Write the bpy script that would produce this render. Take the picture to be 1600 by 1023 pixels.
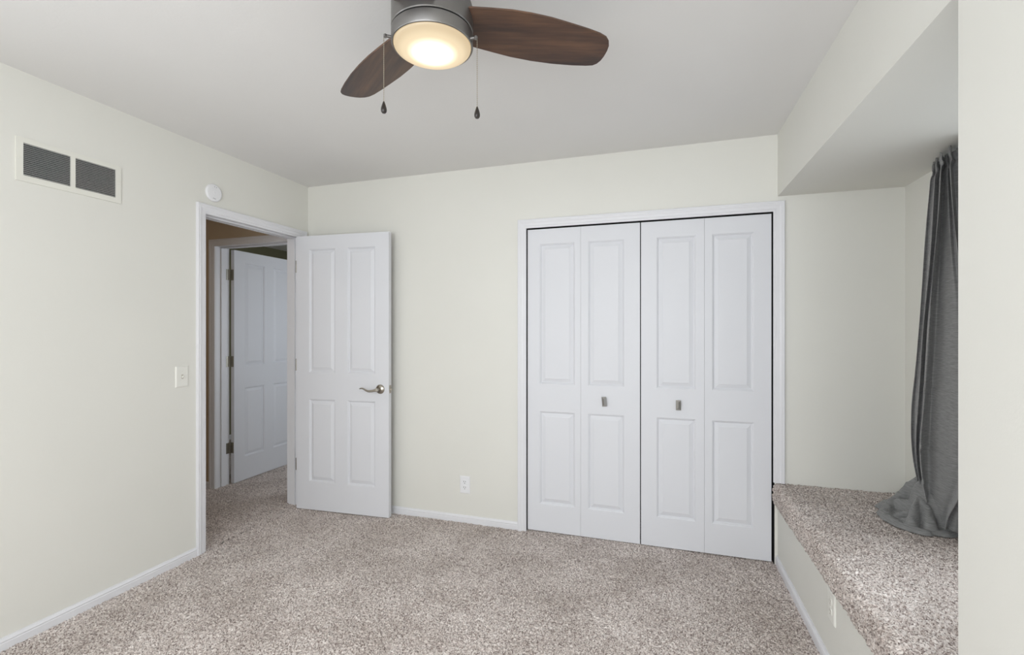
import bpy, math, random
import numpy as np
from mathutils import Vector, Matrix

random.seed(4)
rng = np.random.default_rng(11)
for o in list(bpy.data.objects):
    bpy.data.objects.remove(o)
scene = bpy.context.scene
col = scene.collection
PI = math.pi

# ------------------------------------------------------------------ camera
cam_data = bpy.data.cameras.new('camera')
cam_data.sensor_width = 36.0
cam_data.lens = 728.63 / 1600 * 36
cam_data.shift_y = 4.0 / 1600
cam_data.clip_start = 0.02
cam = bpy.data.objects.new('camera', cam_data)
cam.location = (0, 0, 1.3332)
cam.rotation_euler = (PI / 2, 0, 0.3066)
col.objects.link(cam)
scene.camera = cam

# ------------------------------------------------------------------ world, light, exposure
world = bpy.data.worlds.new('sky')
scene.world = world
world.use_nodes = True
world.node_tree.nodes['Background'].inputs[0].default_value = (0.86, 0.93, 1.0, 1)
world.node_tree.nodes['Background'].inputs[1].default_value = 1.7
scene.view_settings.view_transform = 'Standard'
scene.view_settings.look = 'None'
scene.view_settings.gamma = 1.0
scene.view_settings.use_curve_mapping = False
scene.view_settings.exposure = 0.0


def area_light(name, loc, rot, sx, sy, power, color):
    d = bpy.data.lights.new(name, 'AREA')
    d.shape = 'RECTANGLE'
    d.size, d.size_y = sx, sy
    d.energy = power
    d.color = color
    o = bpy.data.objects.new(name, d)
    o.location, o.rotation_euler = loc, rot
    col.objects.link(o)
    return o


# daylight standing outside each window, pointing in
area_light('daylight_rear_window', (-0.62, -1.30, 1.55), (PI / 2, 0, 0), 2.7, 1.9, 70, (0.96, 0.98, 1.0))
area_light('side_fill_light', (-2.95, -0.1, 1.5), (PI / 2, 0, -PI / 2), 1.6, 1.8, 15, (0.96, 0.98, 1.0))  # added fill for the right wall and soffit, through an added window
area_light('daylight_alcove_window', (2.7, 1.9, 2.35), (math.radians(64), 0, PI / 2), 3.4, 2.3, 75, (0.90, 0.95, 1.0))
area_light('hall_fill_light', (-3.35, 1.8, 2.435), (0, 0, 0), .3, .3, 2.2, (1.0, 0.80, 0.60))  # added fill without a fixture, brightens the hall floor
area_light('daylight_far_room_window', (-1.38, 4.2, 1.35), (PI / 2, 0, PI / 2), 1.2, 1.3, 15, (0.86, 0.92, 1.0))

# ------------------------------------------------------------------ materials
MATS = {}


def srgb(r, g, b):
    def f(c):
        c /= 255
        return c / 12.92 if c <= 0.04045 else ((c + 0.055) / 1.055) ** 2.4
    return (f(r), f(g), f(b), 1)


def base_mat(name, color, rough=0.5, metal=0.0, spec=0.5):
    m = bpy.data.materials.new(name)
    m.use_nodes = True
    b = m.node_tree.nodes['Principled BSDF']
    b.inputs['Base Color'].default_value = color
    b.inputs['Roughness'].default_value = rough
    b.inputs['Metallic'].default_value = metal
    b.inputs['Specular IOR Level'].default_value = spec
    MATS[name] = m
    return m, m.node_tree.nodes, m.node_tree.links, b


def tex_coord(N, L, scale=(1, 1, 1)):
    tc = N.new('ShaderNodeTexCoord')
    mp = N.new('ShaderNodeMapping')
    mp.inputs['Scale'].default_value = scale
    L.new(tc.outputs['Object'], mp.inputs['Vector'])
    return mp.outputs['Vector']


def ramp(N, stops):
    r = N.new('ShaderNodeValToRGB')
    el = r.color_ramp.elements
    while len(el) < len(stops):
        el.new(0.5)
    for e, (p, c) in zip(el, stops):
        e.position, e.color = p, c
    return r


def noise(N, L, vec, scale, detail=3, rough=0.5):
    n = N.new('ShaderNodeTexNoise')
    n.inputs['Scale'].default_value = scale
    n.inputs['Detail'].default_value = detail
    n.inputs['Roughness'].default_value = rough
    L.new(vec, n.inputs['Vector'])
    return n


def add_bump(N, L, b, height, strength, dist):
    bp = N.new('ShaderNodeBump')
    bp.inputs['Strength'].default_value = strength
    bp.inputs['Distance'].default_value = dist
    L.new(height, bp.inputs['Height'])
    L.new(bp.outputs['Normal'], b.inputs['Normal'])


def paint(name, color, rough, bump_scale=220, bump=0.12, vary=0.02, spec=0.4):
    m, N, L, b = base_mat(name, color, rough, 0, spec)
    v = tex_coord(N, L)
    n1 = noise(N, L, v, 1.7, 3)
    c0 = tuple(min(1, c * (1 - vary)) for c in color[:3]) + (1,)
    c1 = tuple(min(1, c * (1 + vary)) for c in color[:3]) + (1,)
    r = ramp(N, [(0.3, c0), (0.7, c1)])
    L.new(n1.outputs['Fac'], r.inputs['Fac'])
    L.new(r.outputs['Color'], b.inputs['Base Color'])
    n2 = noise(N, L, v, bump_scale, 2)
    add_bump(N, L, b, n2.outputs['Fac'], bump, 0.0012)
    return m


paint('cream_wall_paint', srgb(229, 228, 221), 0.62, 160, 0.18, 0.012)
paint('ceiling_paint', srgb(232, 231, 229), 0.8, 90, 0.25, 0.012)
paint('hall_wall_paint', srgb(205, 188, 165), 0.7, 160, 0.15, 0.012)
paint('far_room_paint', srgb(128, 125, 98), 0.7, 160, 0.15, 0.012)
paint('white_trim_paint', srgb(231, 231, 234), 0.34, 300, 0.05, 0.006)
paint('white_door_paint', srgb(226, 227, 231), 0.42, 260, 0.08, 0.008, 0.28)
paint('ivory_plastic', srgb(236, 235, 228), 0.35, 300, 0.02, 0.004)
paint('white_plastic', srgb(238, 238, 240), 0.35, 300, 0.02, 0.004)
paint('vent_paint', srgb(231, 230, 221), 0.42, 300, 0.03, 0.004)
base_mat('vent_slat_paint', srgb(226, 225, 222), 0.5)
base_mat('duct_shade', srgb(74, 72, 77), 0.9)  # shade inside the vent duct, put into the colour of a sheet
base_mat('closet_shade', srgb(24, 22, 23), 0.9)  # shade of the closed closet, put into its wall and jamb colour
base_mat('slot_black', srgb(30, 28, 26), 0.7)
base_mat('slot_tan', srgb(186, 181, 170), 0.6)
base_mat('window_vinyl', srgb(240, 240, 240), 0.35)


def carpet(name, dark, mid, light):
    m, N, L, b = base_mat(name, mid, 0.95, 0, 0.1)
    v = tex_coord(N, L)
    vo = N.new('ShaderNodeTexVoronoi')
    vo.inputs['Scale'].default_value = 215
    L.new(v, vo.inputs['Vector'])
    sep = N.new('ShaderNodeSeparateColor')
    L.new(vo.outputs['Color'], sep.inputs['Color'])
    n1 = noise(N, L, v, 330, 2, 0.6)
    mixv = N.new('ShaderNodeMath')
    mixv.operation = 'MULTIPLY_ADD'
    L.new(n1.outputs['Fac'], mixv.inputs[0])
    mixv.inputs[1].default_value = 0.7
    mul = N.new('ShaderNodeMath')
    mul.operation = 'MULTIPLY'
    L.new(sep.outputs[0], mul.inputs[0])
    mul.inputs[1].default_value = 0.55
    L.new(mul.outputs[0], mixv.inputs[2])
    r = ramp(N, [(0.32, dark), (0.60, mid), (0.90, light)])
    L.new(mixv.outputs[0], r.inputs['Fac'])
    # worn and brushed areas of the pile
    n2 = noise(N, L, v, 3.2, 4, 0.55)
    r2 = ramp(N, [(0.32, (0.82, 0.80, 0.78, 1)), (0.66, (1.06, 1.06, 1.06, 1))])
    L.new(n2.outputs['Fac'], r2.inputs['Fac'])
    mx = N.new('ShaderNodeMix')
    mx.data_type = 'RGBA'
    mx.blend_type = 'MULTIPLY'
    mx.inputs['Factor'].default_value = 1
    L.new(r.outputs['Color'], mx.inputs[6])
    L.new(r2.outputs['Color'], mx.inputs[7])
    L.new(mx.outputs[2], b.inputs['Base Color'])
    b.inputs['Sheen Weight'].default_value = 0.15
    b.inputs['Sheen Roughness'].default_value = 0.5
    add_bump(N, L, b, mixv.outputs[0], 0.6, 0.004)


carpet('carpet', srgb(114, 97, 91), srgb(219, 206, 199), srgb(255, 248, 243))


def brushed(name, color, rough, metal=1.0):
    m, N, L, b = base_mat(name, color, rough, metal)
    v = tex_coord(N, L, (30, 30, 400))
    n = noise(N, L, v, 6, 2)
    r = ramp(N, [(0.3, (rough * 0.85,) * 3 + (1,)), (0.7, (rough * 1.15,) * 3 + (1,))])
    L.new(n.outputs['Fac'], r.inputs['Fac'])
    L.new(r.outputs['Color'], b.inputs['Roughness'])


brushed('satin_nickel', srgb(176, 170, 160), 0.28)
brushed('fan_pewter', srgb(130, 128, 126), 0.40, 0.88)
brushed('hinge_steel', srgb(158, 154, 144), 0.32)
brushed('knob_chrome', srgb(214, 212, 208), 0.34)
base_mat('fan_gap_black', srgb(18, 18, 18), 0.6)
base_mat('pendant_dark', srgb(42, 36, 32), 0.3)
brushed('chain_metal', srgb(150, 142, 128), 0.35)


def wood():
    m, N, L, b = base_mat('dark_walnut', srgb(70, 52, 44), 0.38)
    v = tex_coord(N, L, (2.0, 26, 26))
    n = noise(N, L, v, 2.4, 6, 0.62)
    v2 = tex_coord(N, L, (1.2, 5, 5))
    n2 = noise(N, L, v2, 2.0, 3)
    ad = N.new('ShaderNodeMath')
    ad.operation = 'MULTIPLY_ADD'
    L.new(n2.outputs['Fac'], ad.inputs[0])
    ad.inputs[1].default_value = 0.6
    ml = N.new('ShaderNodeMath')
    ml.operation = 'MULTIPLY'
    ml.inputs[1].default_value = 0.45
    L.new(n.outputs['Fac'], ml.inputs[0])
    L.new(ml.outputs[0], ad.inputs[2])
    r = ramp(N, [(0.36, srgb(52, 42, 40)), (0.52, srgb(84, 62, 50)), (0.68, srgb(112, 82, 62))])
    L.new(ad.outputs[0], r.inputs['Fac'])
    L.new(r.outputs['Color'], b.inputs['Base Color'])
    add_bump(N, L, b, n.outputs['Fac'], 0.1, 0.001)


wood()


def lamp_glass():
    m, N, L, b = base_mat('lit_frosted_glass', (0.9, 0.85, 0.75, 1), 0.4)
    tc = N.new('ShaderNodeTexCoord')
    ln = N.new('ShaderNodeVectorMath')
    ln.operation = 'LENGTH'
    mp = N.new('ShaderNodeMapping')
    mp.inputs['Scale'].default_value = (1, 1, 0)
    L.new(tc.outputs['Object'], mp.inputs['Vector'])
    L.new(mp.outputs['Vector'], ln.inputs[0])
    mr = N.new('ShaderNodeMapRange')
    mr.inputs['From Min'].default_value = 0.0
    mr.inputs['From Max'].default_value = 0.115
    L.new(ln.outputs['Value'], mr.inputs['Value'])
    r = ramp(N, [(0.0, (2.2, 2.0, 1.6, 1)), (0.38, (1.7, 1.5, 1.15, 1)), (0.72, (0.80, 0.64, 0.40, 1)), (1.0, (0.58, 0.43, 0.24, 1))])
    r.color_ramp.interpolation = 'EASE'
    L.new(mr.outputs['Result'], r.inputs['Fac'])
    L.new(r.outputs['Color'], b.inputs['Emission Color'])
    b.inputs['Emission Strength'].default_value = 1.0
    b.inputs['Base Color'].default_value = (0.16, 0.15, 0.13, 1)


lamp_glass()


def fabric():
    m, N, L, b = base_mat('grey_curtain_fabric', srgb(112, 112, 114), 0.75, 0, 0.25)
    v = tex_coord(N, L, (9, 9, 260))
    n = noise(N, L, v, 3.0, 3, 0.6)
    r = ramp(N, [(0.36, srgb(114, 114, 114)), (0.56, srgb(143, 143, 142)), (0.75, srgb(152, 152, 151))])
    L.new(n.outputs['Fac'], r.inputs['Fac'])
    L.new(r.outputs['Color'], b.inputs['Base Color'])
    b.inputs['Sheen Weight'].default_value = 0.2
    add_bump(N, L, b, n.outputs['Fac'], 0.25, 0.001)


fabric()


def pane():
    m = bpy.data.materials.new('window_glass')
    m.use_nodes = True
    N, L = m.node_tree.nodes, m.node_tree.links
    N.remove(N['Principled BSDF'])
    t = N.new('ShaderNodeBsdfTransparent')
    g = N.new('ShaderNodeBsdfGlossy')
    g.inputs['Roughness'].default_value = 0.02
    mx = N.new('ShaderNodeMixShader')
    mx.inputs[0].default_value = 0.03
    L.new(t.outputs[0], mx.inputs[1])
    L.new(g.outputs[0], mx.inputs[2])
    L.new(mx.outputs[0], N['Material Output'].inputs[0])
    MATS['window_glass'] = m


pane()


# ------------------------------------------------------------------ mesh helpers
class MB:
    def __init__(self):
        self.v, self.f = [], []

    def add(self, verts, faces):
        n = len(self.v)
        self.v += [tuple(p) for p in verts]
        self.f += [tuple(i + n for i in q) for q in faces]
        return self

    def box(self, x0, x1, y0, y1, z0, z1):
        v = [(x, y, z) for z in (z0, z1) for y in (y0, y1) for x in (x0, x1)]
        return self.add(v, [(0, 2, 3, 1), (4, 5, 7, 6), (0, 1, 5, 4), (2, 6, 7, 3), (0, 4, 6, 2), (1, 3, 7, 5)])

    def lathe(self, prof, n=48, center=(0, 0, 0), axis='z'):
        v, f = [], []
        for r, h in prof:
            for k in range(n):
                a = 2 * PI * k / n
                p = (r * math.cos(a), r * math.sin(a), h)
                if axis == 'y':
                    p = (p[0], -h, p[1])
                if axis == 'x':
                    p = (h, p[0], p[1])
                v.append((p[0] + center[0], p[1] + center[1], p[2] + center[2]))
        m = len(prof)
        for i in range(m - 1):
            for k in range(n):
                f.append((i * n + k, i * n + (k + 1) % n, (i + 1) * n + (k + 1) % n, (i + 1) * n + k))
        f.append(tuple(range(n - 1, -1, -1)))
        f.append(tuple((m - 1) * n + k for k in range(n)))
        return self.add(v, f)

    def tube(self, pts, radii, n=12, flat=1.0):
        pts = [Vector(p) for p in pts]
        v, f = [], []
        up = None
        for i, p in enumerate(pts):
            d = (pts[min(i + 1, len(pts) - 1)] - pts[max(i - 1, 0)]).normalized()
            if up is None:
                up = Vector((0, 0, 1)) if abs(d.z) < 0.9 else Vector((1, 0, 0))
            s = d.cross(up).normalized()
            u = s.cross(d).normalized()
            up = u
            r = radii[i] if isinstance(radii, (list, tuple)) else radii
            for k in range(n):
                a = 2 * PI * k / n
                v.append(p + s * math.cos(a) * r + u * math.sin(a) * r * flat)
        for i in range(len(pts) - 1):
            for k in range(n):
                f.append((i * n + k, i * n + (k + 1) % n, (i + 1) * n + (k + 1) % n, (i + 1) * n + k))
        f.append(tuple(range(n - 1, -1, -1)))
        f.append(tuple((len(pts) - 1) * n + k for k in range(n)))
        return self.add(v, f)

    def build(self, name, mat, parent=None, smooth=False, bevel=0.0, seg=2, loc=None, rot=None):
        me = bpy.data.meshes.new(name)
        me.from_pydata(self.v, [], self.f)
        me.materials.append(MATS[mat])
        import bmesh
        bm = bmesh.new()
        bm.from_mesh(me)
        bmesh.ops.recalc_face_normals(bm, faces=bm.faces)
        bm.to_mesh(me)
        bm.free()
        o = bpy.data.objects.new(name, me)
        col.objects.link(o)
        if smooth:
            me.polygons.foreach_set('use_smooth', [True] * len(me.polygons))
            me.set_sharp_from_angle(angle=math.radians(35))
        if bevel:
            b = o.modifiers.new('bevel', 'BEVEL')
            b.width, b.segments, b.limit_method = bevel, seg, 'ANGLE'
            b.angle_limit = math.radians(50)
        if parent:
            o.parent = parent
        if loc:
            o.location = loc
        if rot:
            o.rotation_euler = rot
        return o


def tag(o, label, cat, group=None, kind=None):
    o['label'], o['category'] = label, cat
    if group:
        o['group'] = group
    if kind:
        o['kind'] = kind
    return o


def struct(o, label, cat):
    return tag(o, label, cat, None, 'structure')


def empty(name, loc=(0, 0, 0), rotz=0.0):
    o = bpy.data.objects.new(name, None)
    o.empty_display_size = 0.1
    o.location = loc
    o.rotation_euler = (0, 0, rotz)
    col.objects.link(o)
    return o


def grid_mesh(P):
    """P: (n, m, 3) array -> verts, faces"""
    n, m = P.shape[:2]
    i = np.arange(n - 1)[:, None] * m + np.arange(m - 1)[None]
    q = np.stack([i, i + m, i + m + 1, i + 1], -1).reshape(-1, 4)
    return P.reshape(-1, 3), q


def fast_mesh(name, verts, quads, mat, smooth=True):
    me = bpy.data.meshes.new(name)
    me.vertices.add(len(verts))
    me.vertices.foreach_set('co', np.asarray(verts, dtype=np.float32).ravel())
    me.loops.add(quads.size)
    me.loops.foreach_set('vertex_index', quads.astype(np.int32).ravel())
    me.polygons.add(len(quads))
    me.polygons.foreach_set('loop_start', np.arange(0, quads.size, 4, dtype=np.int32))
    me.polygons.foreach_set('use_smooth', np.full(len(quads), smooth))
    me.update(calc_edges=True)
    me.validate()
    me.materials.append(MATS[mat])
    o = bpy.data.objects.new(name, me)
    col.objects.link(o)
    return o


# ------------------------------------------------------------------ room dimensions (metres, camera stands over the origin)
XL, YB, ZC = -2.599, 2.970, 2.440       # left wall, back wall, ceiling
XR = 0.637                              # right wall / soffit face / window-seat face
XW = 1.234                              # window wall of the alcove
YP = 1.296                              # where the right wall ends and the alcove begins
ZS, ZSEAT = 2.089, 0.468                # soffit underside, seat carpet
YF = -1.0                               # wall behind the camera
WT = 0.115
LD0, LD1, LDZ = 2.115, 2.882, 2.034     # bedroom doorway in the left wall
CX0, CX1, CZ = -0.840, 0.617, 2.007     # closet opening in the back wall
HX0, HX1 = -3.540, -2.772               # hall-end doorway

# floor: one carpet running through the bedroom, the doorway and the hall
parts_v, parts_q, off = [], [], 0


def add_patch(x0, x1, y0, y1, step, amp):
    global off
    xs, ys = np.arange(x0, x1 + step, step), np.arange(y0, y1 + step, step)
    X, Y = np.meshgrid(xs, ys, indexing='ij')
    Z = 0.003 + rng.random(X.shape) ** 1.4 * amp + 0.0015 * np.sin(X * 5 + Y * 3)
    X = X + (rng.random(X.shape) - .5) * step * .7
    Y = Y + (rng.random(X.shape) - .5) * step * .7
    v, q = grid_mesh(np.stack([X, Y, Z], -1))
    parts_v.append(v)
    parts_q.append(q[:, ::-1] + off)
    off += len(v)


add_patch(XL, XR + .03, 0.9, YB + .05, 0.0046, 0.0095)
add_patch(-3.75, XL - .0047, 1.7, 4.4, 0.0065, 0.0095)
bx = MB().box(-5.2, 1.45, -1.3, 5.8, -0.08, 0.0)
parts_v.append(np.array(bx.v))
parts_q.append(np.array(bx.f) + off)
floor = fast_mesh('floor', np.concatenate(parts_v), np.concatenate(parts_q), 'carpet')
struct(floor, 'speckled taupe cut-pile carpet floor running out through the doorway', 'floor')

struct(MB().box(-5.2, 1.45, -1.3, 5.8, ZC, ZC + .1).build('ceiling', 'ceiling_paint'), 'plain off-white bedroom ceiling above the fan', 'ceiling')


def wall(name, boxes, mat, label):
    m = MB()
    for b in boxes:
        m.box(*b)
    return struct(m.build(name, mat), label, 'wall')


JT = 0.019
wall('wall_left', [(XL - WT, XL, YF - WT, -.85, 0, ZC), (XL - WT, XL, .65, LD0 - JT, 0, ZC), (XL - WT, XL, -.85, .65, 0, .6), (XL - WT, XL, -.85, .65, 2.2, ZC), (XL - WT, XL, LD1 + JT, YB, 0, ZC), (XL - WT, XL, LD0 - JT, LD1 + JT, LDZ + JT, ZC)],
     'cream_wall_paint', 'cream left wall with air vent, switch and open doorway')
wall('wall_back', [(XL - WT, CX0 - .004, YB, YB + WT, 0, ZC), (CX1 + .004, XW + WT, YB, YB + WT, 0, ZC), (CX0 - .004, CX1 + .004, YB, YB + WT, CZ + .004, ZC)],
     'cream_wall_paint', 'cream back wall around the white closet doors')
wall('wall_right', [(XR, XR + .14, YF - WT, YP, 0, ZC)], 'cream_wall_paint', 'cream wall corner at the right edge, in front of the curtain')
wall('wall_alcove', [(XW, XW + WT, YP - .14, 1.48, 0, ZS), (XW, XW + WT, 2.36, YB, 0, ZS), (XW, XW + WT, 1.48, 2.36, 0, 0.74), (XW, XW + WT, 1.48, 2.36, 1.98, ZS),
                     (XR + .14, XW, YP - .14, YP, 0, ZS)], 'cream_wall_paint', 'narrow cream wall of the alcove behind the grey curtain')
wall('wall_soffit', [(XR, XW + WT, YP, YB, ZS, ZC), (XR + .14, XW + WT, YP - .14, YP, ZS, ZC)], 'cream_wall_paint', 'cream boxed soffit hanging over the window seat')
wall('wall_front', [(XL - WT, -1.85, YF - WT, YF, 0, ZC), (.58, XR + .14, YF - WT, YF, 0, ZC), (-1.85, .58, YF - WT, YF, 0, .6), (-1.85, .58, YF - WT, YF, 2.3, ZC)],
     'cream_wall_paint', 'cream wall with a wide window behind the viewpoint')
# hall and the room past it
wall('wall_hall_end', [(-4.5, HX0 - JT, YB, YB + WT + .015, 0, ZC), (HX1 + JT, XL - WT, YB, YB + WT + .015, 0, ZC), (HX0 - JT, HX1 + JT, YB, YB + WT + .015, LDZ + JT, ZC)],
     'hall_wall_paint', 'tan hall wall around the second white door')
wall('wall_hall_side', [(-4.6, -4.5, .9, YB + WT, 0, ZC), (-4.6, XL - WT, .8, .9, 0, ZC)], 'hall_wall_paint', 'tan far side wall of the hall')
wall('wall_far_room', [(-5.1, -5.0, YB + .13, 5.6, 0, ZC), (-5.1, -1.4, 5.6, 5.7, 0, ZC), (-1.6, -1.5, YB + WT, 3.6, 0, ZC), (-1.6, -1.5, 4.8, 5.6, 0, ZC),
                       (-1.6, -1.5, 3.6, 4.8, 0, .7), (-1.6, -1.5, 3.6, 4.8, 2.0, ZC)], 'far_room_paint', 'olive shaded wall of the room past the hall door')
wall('wall_closet', [(CX0 - .15, CX1 + .15, 3.6, 3.65, 0, ZC), (CX0 - .2, CX0 - .15, YB + WT, 3.65, 0, ZC), (CX1 + .15, CX1 + .2, YB + WT, 3.65, 0, ZC)],
     'closet_shade', 'closet interior with shade coloured in, showing in the gaps around the bifold doors')

# ------------------------------------------------------------------ trim
CASING = [(0, 0), (0, .0075), (.003, .0095), (.012, .0098), (.0145, .0125), (.030, .0135), (.036, .0165), (.041, .0175), (.0435, .0160), (.047, .0175), (.054, .0175), (.057, .0150), (.057, 0)]
BASEP = [(0, 0), (0, .012), (.036, .012), (.039, .0105), (.041, .0105), (.043, .0118), (.046, .0118), (.050, .008), (.054, .006), (.058, .0045), (.058, 0)]


def casing(mb, a0, a1, ztop, zb0, zb1, fmap, prof=CASING):
    n = len(prof)
    v = []
    for (u, t) in prof:
        v += [fmap(a0 - u, zb0, t), fmap(a0 - u, ztop + u, t), fmap(a1 + u, ztop + u, t), fmap(a1 + u, zb1, t)]
    f = []
    for i in range(n):
        j = (i + 1) % n
        for k in range(3):
            f.append((i * 4 + k, i * 4 + k + 1, j * 4 + k + 1, j * 4 + k))
    f.append(tuple(i * 4 for i in range(n)))
    f.append(tuple(i * 4 + 3 for i in range(n - 1, -1, -1)))
    mb.add(v, f)


def run(mb, p0, p1, nrm, prof=BASEP, z0=0.0):
    """baseboard from p0 to p1 (xy), standing off along nrm"""
    n = len(prof)
    v = []
    for p in (p0, p1):
        v += [(p[0] + nrm[0] * t, p[1] + nrm[1] * t, z0 + h) for h, t in prof]
    f = [(i, (i + 1) % n, n + (i + 1) % n, n + i) for i in range(n)]
    f += [tuple(range(n - 1, -1, -1)), tuple(range(n, 2 * n))]
    mb.add(v, f)


# bedroom doorway: casing on the bedroom side, jamb and stop as parts
t1 = MB()
casing(t1, LD0 - .005, LD1 + .005, LDZ - .004, 0, 0, lambda a, z, t: (XL + t, a, z))
trim1 = struct(t1.build('trim_1', 'white_trim_paint'), 'white moulded casing around the open bedroom doorway', 'door frame')
j = MB()
j.box(XL - WT, XL, LD0 - JT, LD0, 0, LDZ + JT).box(XL - WT, XL, LD1, LD1 + JT, 0, LDZ + JT).box(XL - WT, XL, LD0, LD1, LDZ, LDZ + JT)
j.build('jamb', 'white_trim_paint', trim1, bevel=.001)
j = MB()
j.box(XL - .070, XL - .038, LD0, LD0 + .011, 0, LDZ).box(XL - .070, XL - .038, LD1 - .011, LD1, 0, LDZ).box(XL - .070, XL - .038, LD0 + .011, LD1 - .011, LDZ - .011, LDZ)
j.build('door_stop', 'white_trim_paint', trim1, bevel=.0015)
j = MB()
casing(j, LD0 - .005, LD1 + .005, LDZ - .004, 0, 0, lambda a, z, t: (XL - WT - t, a, z))
j.build('hall_side_casing', 'white_trim_paint', trim1)

# closet casing; the right leg stops on the window seat
t2 = MB()
casing(t2, CX0, CX1 - .003, CZ - .003, 0, ZSEAT + .003, lambda a, z, t: (a, YB - t, z))
trim2 = struct(t2.build('trim_2', 'white_trim_paint'), 'white moulded casing around the bifold closet doors', 'door frame')
j = MB()
j.box(CX0 - .004, CX0 + .0, YB, YB + WT, 0, CZ).box(CX1, CX1 + .004, YB, YB + WT, 0, CZ).box(CX0, CX1, YB, YB + WT, CZ, CZ + .004)
j.build('jamb', 'closet_shade', trim2)

# hall-end doorway
t3 = MB()
casing(t3, HX0 - .002, HX1 + .002, LDZ - .002, 0, 0, lambda a, z, t: (a, YB - t, z))
trim3 = struct(t3.build('trim_3', 'white_trim_paint'), 'white casing around the hall door seen through the doorway', 'door frame')
j = MB()
j.box(HX0 - JT, HX0, YB, YB + WT + .015, 0, LDZ + JT).box(HX1, HX1 + JT, YB, YB + WT + .015, 0, LDZ + JT).box(HX0, HX1, YB, YB + WT + .015, LDZ, LDZ + JT)
j.build('jamb', 'white_trim_paint', trim3, bevel=.001)
j = MB()
j.box(HX0, HX0 + .011, YB + .045, YB + .085, 0, LDZ).box(HX1 - .011, HX1, YB + .045, YB + .085, 0, LDZ).box(HX0 + .011, HX1 - .011, YB + .045, YB + .085, LDZ - .011, LDZ)
j.build('door_stop', 'white_trim_paint', trim3, bevel=.0015)

# baseboards
b = MB()
run(b, (XL, YF), (XL, LD0 - .062), (1, 0))
struct(b.build('baseboard_left', 'white_trim_paint'), 'white baseboard along the left wall up to the doorway', 'baseboard')
b = MB()
run(b, (XL + .0, YB), (CX0 - .057, YB), (0, -1))
struct(b.build('baseboard_back', 'white_trim_paint'), 'white baseboard between the open door and the closet', 'baseboard')
b = MB()
run(b, (XR, YP), (XR, YB - .002), (-1, 0))
struct(b.build('baseboard_right', 'white_trim_paint'), 'white baseboard along the foot of the window seat', 'baseboard')
b = MB()
run(b, (-4.5, YB), (HX0 - .059, YB), (0, -1))
struct(b.build('baseboard_hall', 'white_trim_paint'), 'white baseboard on the hall wall left of the hall door', 'baseboard')
b = MB()
run(b, (-5.0, 5.6), (-1.6, 5.6), (0, -1), z0=0)
run(b, (-5.0, YB + .13), (-5.0, 5.6), (1, 0))
struct(b.build('baseboard_far', 'white_trim_paint'), 'white baseboard in the room past the hall door', 'baseboard')

# ------------------------------------------------------------------ doors
MOULD = [(0, 0), (.0025, .0030), (.0060, .0045), (.0075, .0085), (.0105, .0118), (.0135, .0118), (.0345, .0042), (.0355, .0030), (.0365, .0030)]


def door_leaf_mb(W, H, T, panels, x0=0.0, z0=0.0):
    """moulded leaf, front towards -y, panels = (x0, x1, z0, z1)"""
    mb = MB()
    xs = sorted({0.0, W} | {p[0] for p in panels} | {p[1] for p in panels})
    zs = sorted({0.0, H} | {p[2] for p in panels} | {p[3] for p in panels})

    def inside(x, z):
        return any(p[0] < x < p[1] and p[2] < z < p[3] for p in panels)
    for side in (0, 1):
        Y = (lambda d: d) if side == 0 else (lambda d: T - d)
        idx, v, f = {}, [], []

        def vid(x, z):
            k = (x, z)
            if k not in idx:
                idx[k] = len(v)
                v.append((x0 + x, Y(0), z0 + z))
            return idx[k]
        for i in range(len(xs) - 1):
            for k in range(len(zs) - 1):
                if not inside((xs[i] + xs[i + 1]) / 2, (zs[k] + zs[k + 1]) / 2):
                    f.append((vid(xs[i], zs[k]), vid(xs[i + 1], zs[k]), vid(xs[i + 1], zs[k + 1]), vid(xs[i], zs[k + 1])))
        for (a, b_, c, d) in panels:
            prev = None
            for (ins, dep) in MOULD:
                ring = []
                for (x, z) in ((a + ins, c + ins), (b_ - ins, c + ins), (b_ - ins, d - ins), (a + ins, d - ins)):
                    if ins == 0:
                        ring.append(vid(x, z))
                    else:
                        v.append((x0 + x, Y(dep), z0 + z))
                        ring.append(len(v) - 1)
                if prev:
                    for q in range(4):
                        f.append((prev[q], prev[(q + 1) % 4], ring[(q + 1) % 4], ring[q]))
                prev = ring
            f.append(tuple(prev))
        mb.add(v, f)
    # edge faces
    c = [(x0, z0), (x0 + W, z0), (x0 + W, z0 + H), (x0, z0 + H)]
    for q in range(4):
        a, b_ = c[q], c[(q + 1) % 4]
        mb.add([(a[0], 0, a[1]), (b_[0], 0, b_[1]), (b_[0], T, b_[1]), (a[0], T, a[1])], [(0, 1, 2, 3)])
    return mb


PANELS4 = [(.108, .326, 1.008, 1.912), (.428, .650, 1.008, 1.912), (.108, .326, .206, .812), (.428, .650, .206, .812)]

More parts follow.
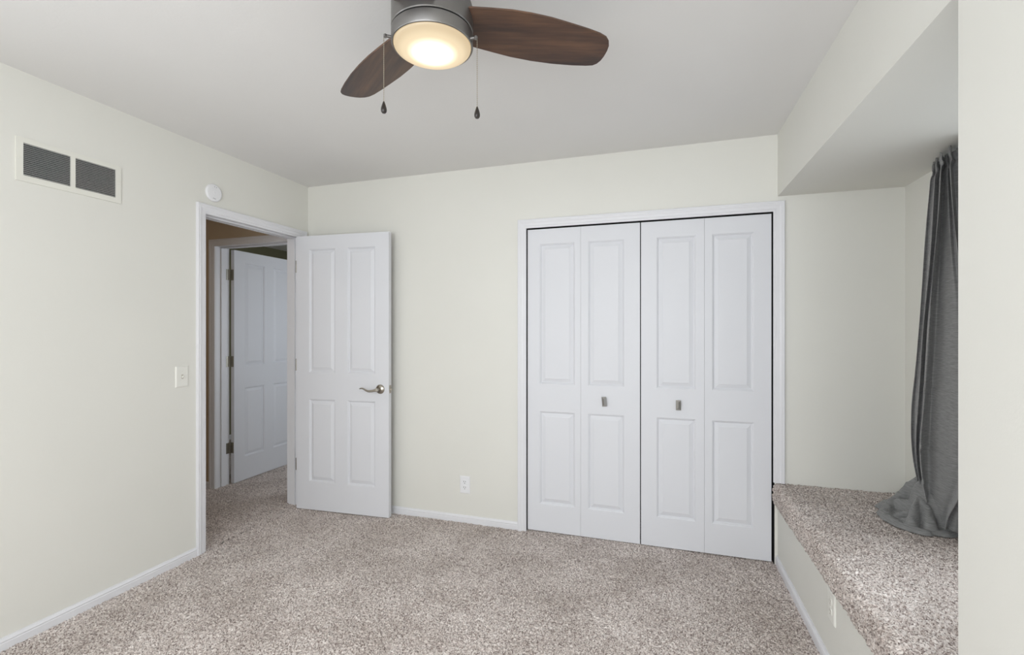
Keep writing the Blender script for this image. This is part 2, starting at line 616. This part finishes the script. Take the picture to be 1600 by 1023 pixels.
# bedroom door, swung open into the room
d1 = empty('door_1', (-2.569, 2.8166, 0.014), math.atan2(.044, .75))
struct(d1, 'white four-panel bedroom door standing open against the back wall', 'door')
door_leaf_mb(.757, 2.012, .035, PANELS4).build('door_leaf', 'white_door_paint', d1, bevel=.0012)
hz = .902
rose = MB()
rose.lathe([(.033, 0), (.033, .003), (.031, .006), (.024, .0095), (.014, .012), (.0115, .014), (.0115, .040), (.0125, .044), (.0125, .056), (.011, .059), (.004, .060)], 40, (.691, 0, hz), 'y')
ro = rose.build('door_handle', 'satin_nickel', d1, smooth=True)
ro['label'] = 'satin nickel lever handle'
lv = MB()
pts, rad = [], []
for k in range(22):
    s = k / 21
    x = .691 - .004 - .128 * s
    z = hz - .010 * math.sin(s * PI * 1.15) * (1 if s < .55 else 1) + .016 * max(0, s - .42) * math.sin((s - .42) / .58 * PI) * 1.9
    pts.append((x, -.051 - .004 * math.sin(s * PI), z))
    rad.append(.0090 * (1 - .58 * s ** 1.5))
lv.tube(pts, rad, 14, 1.0)
lv.build('lever', 'satin_nickel', ro, smooth=True)
lt = MB()
lt.box(.757, .7585, .005, .030, hz - .028, hz + .028).box(.7585, .769, .010, .025, hz - .008, hz + .008)
lt.build('latch_plate', 'satin_nickel', d1, bevel=.0008)['label'] = 'metal latch plate on the door edge'
for zc_ in (1.79, 1.062, .326):
    h = MB()
    h.tube([(-.006, .005, zc_ - .044), (-.006, .005, zc_ + .044)], .0055, 12)
    h.box(-.0015, .0, .005, .033, zc_ - .044, zc_ + .044)
    h.build('hinge', 'hinge_steel', d1, smooth=True)

# hall door, open into the far room
d2 = empty('door_2', (-3.497, 3.110, .012), PI / 2)
struct(d2, 'white four-panel door seen through the bedroom doorway', 'door')
door_leaf_mb(.757, 2.012, .035, PANELS4).build('door_leaf', 'white_door_paint', d2, bevel=.0012)
for zc_ in (1.797, 1.05, .305):
    h = MB()
    # local frame: x runs into the far room, y towards the hinge jamb
    h.tube([(-.008, .041, zc_ - .046), (-.008, .041, zc_ + .046)], .006, 12)
    h.box(-.002, 0, .006, .036, zc_ - .046, zc_ + .046)
    h.box(-.042, -.010, .0405, .0425, zc_ - .046, zc_ + .046)
    for dz in (-.030, 0, .030):
        h.lathe([(.0035, 0), (.0035, .003)], 10, (-.0045, .018 + (.008 if dz == 0 else 0), zc_ + dz), 'x')
    h.build('hinge', 'hinge_steel', d2, smooth=True)

# closet bifolds: each pair is one thing of two hinged leaves
YD = 2.980
leaf_x = [(-.8345, -.4825), (-.4815, -.1155), (-.1095, .2525), (.2535, .6075)]
panel_x = [(-.752, -.520), (-.434, -.211), (-.017, .205), (.296, .518)]
for pair in (0, 1):
    x0 = leaf_x[pair * 2][0]
    dd = empty('door_%d' % (3 + pair), (x0, YD, .014))
    struct(dd, ['left white bifold pair of the closet doors with a chrome knob', 'right white bifold pair of the closet doors beside the window seat'][pair], 'closet door')
    for q in (0, 1):
        a, b_ = leaf_x[pair * 2 + q]
        pa, pb = panel_x[pair * 2 + q]
        leaf = door_leaf_mb(b_ - a, 1.982, .033, [(pa - a, pb - a, .965, 1.884), (pa - a, pb - a, .178, .786)])
        leaf.build('door_leaf', 'white_door_paint', dd, bevel=.0015, loc=(a - x0, 0, 0))
    kx, kz = [(-.331, .884), (.1075, .883)][pair]
    k = MB()
    w, hgt = .0145, .030
    k.lathe([(.006, 0), (.006, .014)], 16, (0, 0, 0), 'y')
    k.add([(-w * .86, -.013, -hgt * .92), (w * .86, -.013, -hgt * .92), (w * .86, -.013, hgt * .92), (-w * .86, -.013, hgt * .92),
           (-w, -.018, -hgt), (w, -.018, -hgt), (w, -.018, hgt), (-w, -.018, hgt), (0, -.029, -hgt * .55), (0, -.029, hgt * .55)],
          [(0, 1, 2, 3), (0, 4, 5, 1), (1, 5, 6, 2), (2, 6, 7, 3), (3, 7, 4, 0), (4, 8, 5), (5, 8, 9, 6), (6, 9, 7), (7, 9, 8, 4)])
    kn = k.build('knob', 'knob_chrome', dd, loc=(kx - x0, 0, kz - .014), rot=(0, math.radians([-5, 0][pair]), 0))
    kn['label'] = 'small faceted chrome pull'

# ------------------------------------------------------------------ window seat
seat = MB()
seat.box(XR, XW, YP, YB, 0, ZSEAT - .02)
ws = tag(seat.build('window_seat', 'cream_wall_paint'), 'built-in window seat with carpeted top under the curtain', 'window seat')
prof = [(XR + .002, .356), (XR - .012, .354), (XR - .021, .360), (XR - .0245, .370)]
prof += [(XR - .0245, .370 + .007 * k) for k in range(1, 10)]
prof += [(XR - .0245 + .032 * (1 - math.cos(a)), .434 + .032 * math.sin(a)) for a in np.linspace(.1, PI / 2, 8)]
prof += [(x, .466) for x in np.arange(XR + .014, XW, .0048)] + [(XW - .001, .466)]
prof = np.array(prof)
ys = np.arange(YP + .001, YB - .0005, .0048)
tng = np.gradient(prof, axis=0)
nr = np.stack([-tng[:, 1], tng[:, 0]], 1)
nr /= np.linalg.norm(nr, axis=1)[:, None]
amp = rng.random((len(prof), len(ys))) ** 1.3 * .0105 - .004
amp[0] = 0
P = np.zeros((len(prof), len(ys), 3))
P[:, :, 0] = prof[:, None, 0] + nr[:, None, 0] * amp
P[:, :, 2] = prof[:, None, 1] + nr[:, None, 1] * amp
P[:, :, 1] = np.clip(ys[None] + (rng.random(amp.shape) - .5) * .004, YP + .0005, YB - .0005)
P[:, :, 0] = np.minimum(P[:, :, 0], XW - .0005)
v_, q_ = grid_mesh(P)
ct = fast_mesh('carpeted_top', v_, q_[:, ::-1], 'carpet')
ct.parent = ws
ct['label'] = 'taupe carpet wrapped over the seat top and front edge'


# ------------------------------------------------------------------ windows (beyond the frame, they let the daylight in)
def window(name, u0, u1, z0, z1, fmap, label):
    w = empty(name)
    struct(w, label, 'window')
    fr, sa, pn = MB(), MB(), MB()
    zm = (z0 + z1) / 2

    def bxm(mb, a, b_, c, d, e, f_):
        p = [fmap(a, e, c), fmap(b_, f_, d)]
        lo, hi = [min(p[0][i], p[1][i]) for i in range(3)], [max(p[0][i], p[1][i]) for i in range(3)]
        mb.box(lo[0], hi[0], lo[1], hi[1], lo[2], hi[2])
    s = .04
    for (a, b_, c, d) in ((u0, u1, z0, z0 + s), (u0, u1, z1 - s, z1), (u0, u0 + s, z0 + s, z1 - s), (u1 - s, u1, z0 + s, z1 - s)):
        bxm(fr, a, b_, c, d, .03, .10)
    bxm(sa, u0 + s, u1 - s, zm - .02, zm + .02, .045, .085)
    bxm(pn, u0 + s, u1 - s, z0 + s, zm - .02, .062, .066)
    bxm(pn, u0 + s, u1 - s, zm + .02, z1 - s, .062, .066)
    fr.build('window_frame', 'window_vinyl', w, bevel=.003)
    sa.build('meeting_rail', 'window_vinyl', w, bevel=.003)
    pn.build('window_pane', 'window_glass', w)
    return w


window('window_1', 1.48, 2.36, .74, 1.98, lambda u, t, z: (XW + t, u, z), 'white window behind the grey curtain over the seat')
window('window_2', -1.85, .58, .6, 2.3, lambda u, t, z: (u, YF - t, z), 'wide white window behind the viewpoint')
window('window_4_added', -.85, .65, .6, 2.2, lambda u, t, z: (XL - t, u, z), 'unseen white window added in the left wall to light the right side')  # unseen window, added so light reaches the right-hand surfaces
window('window_3', 3.6, 4.8, .7, 2.0, lambda u, t, z: (-1.6 + t, u, z), 'white window in the room past the hall door')


# ------------------------------------------------------------------ outlets, switch, alarm, vent
def plate_mb():
    """70 x 114 mm plate facing -y with a bevelled rim"""
    m = MB()
    w, h = .0365, .059
    m.add([(-w, 0, -h), (w, 0, -h), (w, 0, h), (-w, 0, h), (-w, -.003, -h), (w, -.003, -h), (w, -.003, h), (-w, -.003, h),
           (-w + .004, -.0062, -h + .004), (w - .004, -.0062, -h + .004), (w - .004, -.0062, h - .004), (-w + .004, -.0062, h - .004)],
          [(0, 1, 2, 3), (0, 4, 5, 1), (1, 5, 6, 2), (2, 6, 7, 3), (3, 7, 4, 0), (4, 8, 9, 5), (5, 9, 10, 6), (6, 10, 11, 7), (7, 11, 8, 4), (8, 11, 10, 9)])
    return m


def outlet(loc, rotz, mat, label):
    e = empty('wall_outlet', loc, rotz)
    tag(e, label, 'outlet')
    plate_mb().build('cover_plate', mat, e)
    for dz in (.0195, -.0195):
        r_ = MB()
        ring = []
        for k in range(28):
            a = 2 * PI * k / 28
            ring.append((.0172 * math.cos(a), max(-.0142, min(.0142, .0172 * math.sin(a)))))
        n = len(ring)
        r_.add([(x, -.0060, dz + z) for x, z in ring] + [(x * .97, -.0082, dz + z * .97) for x, z in ring],
               [(k, (k + 1) % n, n + (k + 1) % n, n + k) for k in range(n)] + [tuple(range(n, 2 * n)), tuple(range(n - 1, -1, -1))])
        rc = r_.build('receptacle', mat, e)
        s_ = MB()
        s_.box(-.0078, -.0050, -.0088, -.0080, dz - .0005, dz + .0085).box(.0048, .0072, -.0088, -.0080, dz + .0003, dz + .0080)
        s_.lathe([(.0026, .0080), (.0026, .0088)], 14, (0, 0, dz - .0075), 'y')
        s_.build('slots', 'slot_black' if mat == 'white_plastic' else 'slot_tan', rc)
    MB().lathe([(.003, .006), (.003, .0072), (.002, .0078)], 14, (0, 0, 0), 'y').build('screw', mat, e)
    return e


outlet((-1.2795, YB, .2675), 0, 'white_plastic', 'white duplex outlet low on the back wall beside the closet')
outlet((XR, 2.092, .264), -PI / 2, 'ivory_plastic', 'ivory duplex outlet on the front face of the window seat')

sw = empty('light_switch', (XL, 1.966, 1.068), PI / 2)
tag(sw, 'ivory toggle light switch on the left wall beside the doorway', 'light switch')
plate_mb().build('cover_plate', 'ivory_plastic', sw)
tg = MB()
tg.box(-.0052, .0052, -.0075, -.0060, -.012, .012)
tg.build('toggle_bezel', 'slot_tan', sw)
t_ = MB()
t_.add([(-.0036, -.006, -.009), (.0036, -.006, -.009), (.0036, -.006, .002), (-.0036, -.006, .002), (-.003, -.019, .001), (.003, -.019, .001), (.003, -.018, .008), (-.003, -.018, .008)],
       [(0, 1, 2, 3), (4, 7, 6, 5), (0, 4, 5, 1), (1, 5, 6, 2), (2, 6, 7, 3), (3, 7, 4, 0)])
t_.build('toggle', 'ivory_plastic', sw, bevel=.0008)
for dz in (.030, -.030):
    MB().lathe([(.0028, .006), (.0028, .0070), (.0018, .0075)], 12, (0, 0, dz), 'y').build('screw', 'ivory_plastic', sw)

al = empty('smoke_alarm', (XL, 2.163, 2.169), PI / 2)
tag(al, 'round white alarm disc high on the wall above the doorway', 'smoke alarm')
MB().lathe([(.0515, 0), (.0535, .003), (.0535, .008), (.051, .0125), (.047, .0147), (.043, .0153), (.0425, .0146), (.040, .0146), (.0395, .0155), (.012, .0163), (.0115, .0156), (.0105, .0156), (.010, .0166), (.002, .0168)], 56, (0, 0, 0), 'y').build('alarm_body', 'white_plastic', al, smooth=True)
for (px, pz) in ((-.002, .036), (.010, .034), (-.010, -.034), (-.003, -.036), (.004, -.037)):
    MB().lathe([(.0019, .0140), (.0019, .0161)], 10, (px, 0, pz), 'y').build('sensor_hole', 'slot_black', al)

vt = empty('air_vent', (XL, 1.448, 2.0635), PI / 2)
tag(vt, 'cream return-air vent with two louvred panels high on the left wall', 'air vent')
w, h = .202, .0935
fr = MB()
ix = [(-.178, -.009), (.009, .178)]
iz = (-.0675, .0715)
for (a, b_, c, d) in ((-w, w, -h, iz[0]), (-w, w, iz[1], h), (-w, -.178, iz[0], iz[1]), (.178, w, iz[0], iz[1]), (-.009, .009, iz[0], iz[1])):
    fr.box(a, b_, -.006, 0.0, c, d)
fr.build('frame', 'vent_paint', vt)
for (a, b_) in ix:
    dk = MB()
    dk.box(a, b_, .0, .0015, iz[0], iz[1])
    lp = MB()
    n = 17
    pit = (iz[1] - iz[0]) / n
    for k in range(n):
        z = iz[0] + pit * (k + .5)
        lp.add([(a, -.0058, z - .0012), (b_, -.0058, z - .0012), (b_, .0, z + .0016), (a, .0, z + .0016),
                (a, -.0058, z + .0006), (b_, -.0058, z + .0006), (b_, .0, z + .0026), (a, .0, z + .0026)],
               [(0, 1, 2, 3), (4, 7, 6, 5), (0, 4, 5, 1), (1, 5, 6, 2), (2, 6, 7, 3), (3, 7, 4, 0)])
    l_ = lp.build('louvre_panel', 'vent_slat_paint', vt)
    dk.build('duct_shade_sheet', 'duct_shade', l_)  # thin dark sheet standing in for the shaded duct
for x in (-.190, .193):
    MB().lathe([(.0042, .006), (.0042, .0068), (.003, .0078)], 14, (x, 0, .004), 'y').build('screw', 'vent_paint', vt, smooth=True)

# ------------------------------------------------------------------ ceiling fan with light
FX, FY = -.656, 1.275
fan = empty('ceiling_fan', (FX, FY, ZC))
tag(fan, 'flush-mount ceiling fan with walnut blades and a lit frosted lamp', 'ceiling fan')


def fz(z):
    return z - ZC


MB().lathe([(.070, fz(2.44)), (.072, fz(2.40)), (.082, fz(2.36)), (.105, fz(2.335)), (.1185, fz(2.318)), (.1225, fz(2.305)), (.1225, fz(2.235)), (.1205, fz(2.2325))], 72).build('motor_housing', 'fan_pewter', fan, smooth=True)
MB().lathe([(.1165, fz(2.2335)), (.1165, fz(2.2275))], 72).build('housing_gap', 'fan_gap_black', fan, smooth=True)
MB().lathe([(.1205, fz(2.2285)), (.1225, fz(2.2265)), (.1225, fz(2.194)), (.1205, fz(2.1905)), (.1175, fz(2.190)), (.1165, fz(2.193)), (.113, fz(2.199))], 72).build('light_ring', 'fan_pewter', fan, smooth=True)
dp = [(.1155, .008)] + [(.1155 * math.cos(a), -.024 * math.sin(a)) for a in np.linspace(0, PI / 2 * .985, 14)]
df = MB().lathe([(r, z) for r, z in dp], 72).build('lamp_diffuser', 'lit_frosted_glass', fan, smooth=True, loc=(0, 0, fz(2.1905)))
df['label'] = 'glowing frosted lamp cover'

BL = [(.085, -.050), (.12, -.052), (.18, -.050), (.24, -.046), (.30, -.037), (.36, -.024), (.42, -.006), (.48, .013), (.52, .028), (.542, .041), (.553, .056), (.558, .075), (.557, .095),
      (.552, .118), (.545, .136), (.535, .150), (.522, .158), (.50, .1605), (.45, .160), (.38, .155), (.31, .145), (.24, .130), (.18, .112), (.12, .093), (.085, .080)]


def blade_mesh():
    m = MB()
    n = len(BL)
    m.add([(u, v, -.003) for u, v in BL] + [(u, v, .003) for u, v in BL],
          [tuple(range(n)), tuple(range(2 * n - 1, n - 1, -1))] + [(k, (k + 1) % n, n + (k + 1) % n, n + k) for k in range(n)])
    return m


BTH = 20
for k in range(3):
    bo = blade_mesh().build('fan_blade', 'dark_walnut', fan, bevel=.0012)
    R = Matrix.Rotation(math.radians(BTH + 120 * k), 4, 'Z') @ Matrix.Rotation(math.radians(-12), 4, 'X')
    bo.matrix_local = Matrix.Translation((0, 0, fz(2.27))) @ R
for (a, dz) in ((217, 2.001), (2, 1.990)):
    ca, sa = math.cos(math.radians(a)), math.sin(math.radians(a))
    px, py = .143 * ca, .143 * sa
    nb = MB()
    nb.tube([(.120 * ca, .120 * sa, fz(2.196)), (.137 * ca, .137 * sa, fz(2.196))], .0042, 12)
    nb.lathe([(.003, fz(2.190)), (.0055, fz(2.192)), (.0055, fz(2.199)), (.003, fz(2.201))], 14, (px * .97, py * .97, 0))
    ch = nb.build('pull_chain', 'fan_pewter', fan, smooth=True)
    bd = MB()
    nbd = int((2.190 - dz) / .0058)
    for i in range(nbd):
        z = 2.190 - (i + .5) * (2.190 - dz) / nbd
        bd.lathe([(.0003, fz(z + .0017)), (.0012, fz(z + .0011)), (.0016, fz(z)), (.0012, fz(z - .0011)), (.0003, fz(z - .0017))], 8, (px, py, 0))
    bd.tube([(px, py, fz(2.192)), (px, py, fz(dz))], .0006, 6)
    bd.build('bead_chain', 'chain_metal', ch, smooth=True)
    MB().lathe([(.001, fz(dz + .002)), (.0026, fz(dz)), (.0052, fz(dz - .008)), (.0078, fz(dz - .017)), (.0086, fz(dz - .023)), (.0078, fz(dz - .029)), (.0050, fz(dz - .0325)), (.002, fz(dz - .033))], 20, (px, py, 0)).build('pendant', 'pendant_dark', ch, smooth=True)['label'] = 'dark teardrop pull'

# ------------------------------------------------------------------ curtain: hanging folds and the bunched cloth on the seat
# each fold line runs down the cloth: depth off the wall (x) and place along the wall (y) at these heights
HZ = [2.068, 2.030, 1.950, 1.730, 1.380, 1.140, .950, .810, .710, .640, .560, .50]
EDGE = [2.525, 2.545, 2.563, 2.600, 2.644, 2.684, 2.720, 2.720, 2.700, 2.672, 2.650, 2.640]
RIDGE = [2.472, 2.474, 2.480, 2.508, 2.566, 2.598, 2.622, 2.640, 2.634, 2.618, 2.590, 2.570]
SECOND = [2.413, 2.411, 2.402, 2.368, 2.310, 2.290, 2.290, 2.300, 2.330, 2.370, 2.420, 2.440]
DEPTH = [1.15, 1.0, 1.0, 1.0, 1.0, 1.0, 1.0, 1.1, .9, .75, .6, .5]   # how deep the folds are at each height
FOLDS = [  # (shares of the edge, ridge and second fold lines, offset), distance from the window wall side
    ((1, 0, 0, -.030), 1.212), ((1, 0, 0, 0), 1.152), ((.80, .20, 0, 0), 1.162), ((.62, .38, 0, 0), 1.160), ((.48, .52, 0, 0), 1.146),
    ((.30, .70, 0, 0), 1.160), ((.06, .94, 0, 0), 1.174), ((0, 1, 0, 0), 1.112), ((0, .86, .14, 0), 1.142), ((0, .74, .26, 0), 1.158),
    ((0, .50, .50, 0), 1.156), ((0, .25, .75, 0), 1.158), ((0, .03, .97, 0), 1.174), ((0, 0, 1, 0), 1.118), ((0, 0, 1, -.018), 1.146),
    ((0, 0, 1, -.060), 1.160), ((0, 0, 1, -.100), 1.182), ((0, 0, 1, -.115), 1.122), ((0, 0, 1, -.150), 1.172),
]


def smooth_line(xs, ys, q):
    """cubic Hermite through the points"""
    xs, ys = np.asarray(xs, float), np.asarray(ys, float)
    m = np.gradient(ys, xs)
    k = np.clip(np.searchsorted(xs, q) - 1, 0, len(xs) - 2)
    h = xs[k + 1] - xs[k]
    t = (q - xs[k]) / h
    return (2 * t**3 - 3 * t**2 + 1) * ys[k] + (t**3 - 2 * t**2 + t) * h * m[k] + (-2 * t**3 + 3 * t**2) * ys[k + 1] + (t**3 - t**2) * h * m[k + 1]


nz, nu = 170, 150
zq = np.linspace(2.068, .50, nz)
hz = np.array(HZ)[::-1]
lines = [smooth_line(hz, np.array(c)[::-1], zq) for c in (EDGE, RIDGE, SECOND)]
dq = smooth_line(hz, np.array(DEPTH)[::-1], zq)
fx = np.array([1.158 + (f[1] - 1.158) * dq for f in FOLDS])
fy = np.array([(f[0][0] * lines[0] + f[0][1] * lines[1] + f[0][2] * lines[2] + f[0][3]) for f in FOLDS]) * fx / 1.155
kq = np.arange(len(FOLDS), dtype=float)
uq = np.linspace(0, len(FOLDS) - 1, nu)
CP = np.zeros((nz, nu, 3))
for i in range(nz):
    CP[i, :, 0] = smooth_line(kq, fx[:, i], uq)
    CP[i, :, 1] = smooth_line(kq, fy[:, i], uq)
    CP[i, :, 2] = zq[i]
U, Zg = np.meshgrid(uq, zq)
# gathered header, faint pressed creases and puckers
CP[:, :, 0] += .007 * np.exp(-((Zg - 2.026) / .012) ** 2) * (1 + .5 * np.sin(U * 9)) - .005 * np.exp(-((Zg - 2.062) / .016) ** 2) * np.sin(U * 11 + 1)
CP[:, :, 2] += .010 * np.exp(-((2.068 - Zg) / .03) ** 2) * np.sin(U * 2.9 + 2)
for (z0, a) in ((1.085, .0022), (.815, .0045), (.655, .004)):
    CP[:, :, 0] += a * np.exp(-((Zg - z0 - .004 * np.sin(U * 4)) / .009) ** 2) * np.exp(-((U - 8.2) / 2.2) ** 2)
    CP[:, :, 0] -= a * .8 * np.exp(-((Zg - z0 + .018) / .014) ** 2) * np.exp(-((U - 8.6) / 2.0) ** 2)
CP[:, :, 0] += .0025 * np.sin(Zg * 9 + U * 1.3) * np.sin(U * 1.7 + 1)
CP[:, :, 0] = np.minimum(CP[:, :, 0], 1.226)
cv1, cq1 = grid_mesh(CP)

# the bunch: overlapping rolls of cloth, each a line of (x, y, height) with a half-width
ROLLS = [
    (.030, [(0.998, 2.598, .022), (1.030, 2.650, .040), (1.065, 2.690, .060), (1.105, 2.715, .090), (1.140, 2.715, .140), (1.160, 2.690, .175)]),
    (.034, [(1.035, 2.700, .028), (1.085, 2.765, .030), (1.150, 2.800, .034)]),
    (.026, [(1.150, 2.770, .085), (1.180, 2.745, .120)]),
    (.027, [(1.030, 2.640, .030), (0.996, 2.590, .036), (0.990, 2.530, .030), (1.005, 2.470, .024), (1.035, 2.425, .026), (1.070, 2.405, .024)]),
    (.030, [(1.090, 2.425, .020), (1.140, 2.415, .022), (1.190, 2.445, .022), (1.205, 2.480, .02)]),
    (.026, [(1.125, 2.585, .112), (1.082, 2.520, .088), (1.040, 2.448, .050)]),
    (.028, [(1.128, 2.580, .112), (1.125, 2.510, .096), (1.105, 2.445, .064)]),
    (.032, [(1.130, 2.585, .100), (1.165, 2.520, .088), (1.185, 2.480, .062)]),
    (.028, [(1.125, 2.590, .098), (1.095, 2.640, .072), (1.085, 2.670, .070)]),
    (.020, [(1.035, 2.555, .036), (1.065, 2.560, .052), (1.090, 2.545, .060)]),
    (.018, [(1.030, 2.505, .034), (1.060, 2.490, .046)]),
    (.055, [(1.165, 2.640, .170), (1.170, 2.580, .150), (1.180, 2.520, .110)]),
    (.085, [(1.080, 2.560, .022), (1.120, 2.640, .030), (1.140, 2.480, .020)]),
]
gx, gy = np.meshgrid(np.arange(.940, 1.2265, .0038), np.arange(2.350, 2.865, .0038), indexing='ij')
Hs = []
for w, pl in ROLLS:
    best = np.zeros_like(gx)
    for (xa, ya, ha), (xb, yb, hb) in zip(pl[:-1], pl[1:]):
        L2 = (xb - xa) ** 2 + (yb - ya) ** 2
        t = np.clip(((gx - xa) * (xb - xa) + (gy - ya) * (yb - ya)) / L2, 0, 1)
        d2 = (gx - xa - t * (xb - xa)) ** 2 + (gy - ya - t * (yb - ya)) ** 2
        best = np.maximum(best, (ha + (hb - ha) * t) * np.clip(1 - d2 / w**2, 0, 1) ** .55)
    Hs.append(best)
Hs = np.array(Hs)
K = 420
Hm = np.log(np.exp(Hs * K).sum(0)) / K - math.log(len(ROLLS)) / K
Hm += .0022 * np.sin(gx * 95 + gy * 42 + 2 * np.sin(gy * 31)) * np.clip(Hm / .03, 0, 1)
keep = Hm > .0045
P2 = np.stack([gx, gy, .471 + np.maximum(Hm, .003)], -1)
v2, q2 = grid_mesh(P2)
q2 = q2[keep.ravel()[q2].any(1)]
used, inv = np.unique(q2, return_inverse=True)
curtain = fast_mesh('curtain', np.concatenate([cv1, v2[used]]), np.concatenate([cq1, inv.reshape(-1, 4) + len(cv1)]), 'grey_curtain_fabric')
tag(curtain, 'long charcoal grey curtain bunched on the window seat carpet', 'curtain')
sd = curtain.modifiers.new('thickness', 'SOLIDIFY')
sd.thickness = .0014
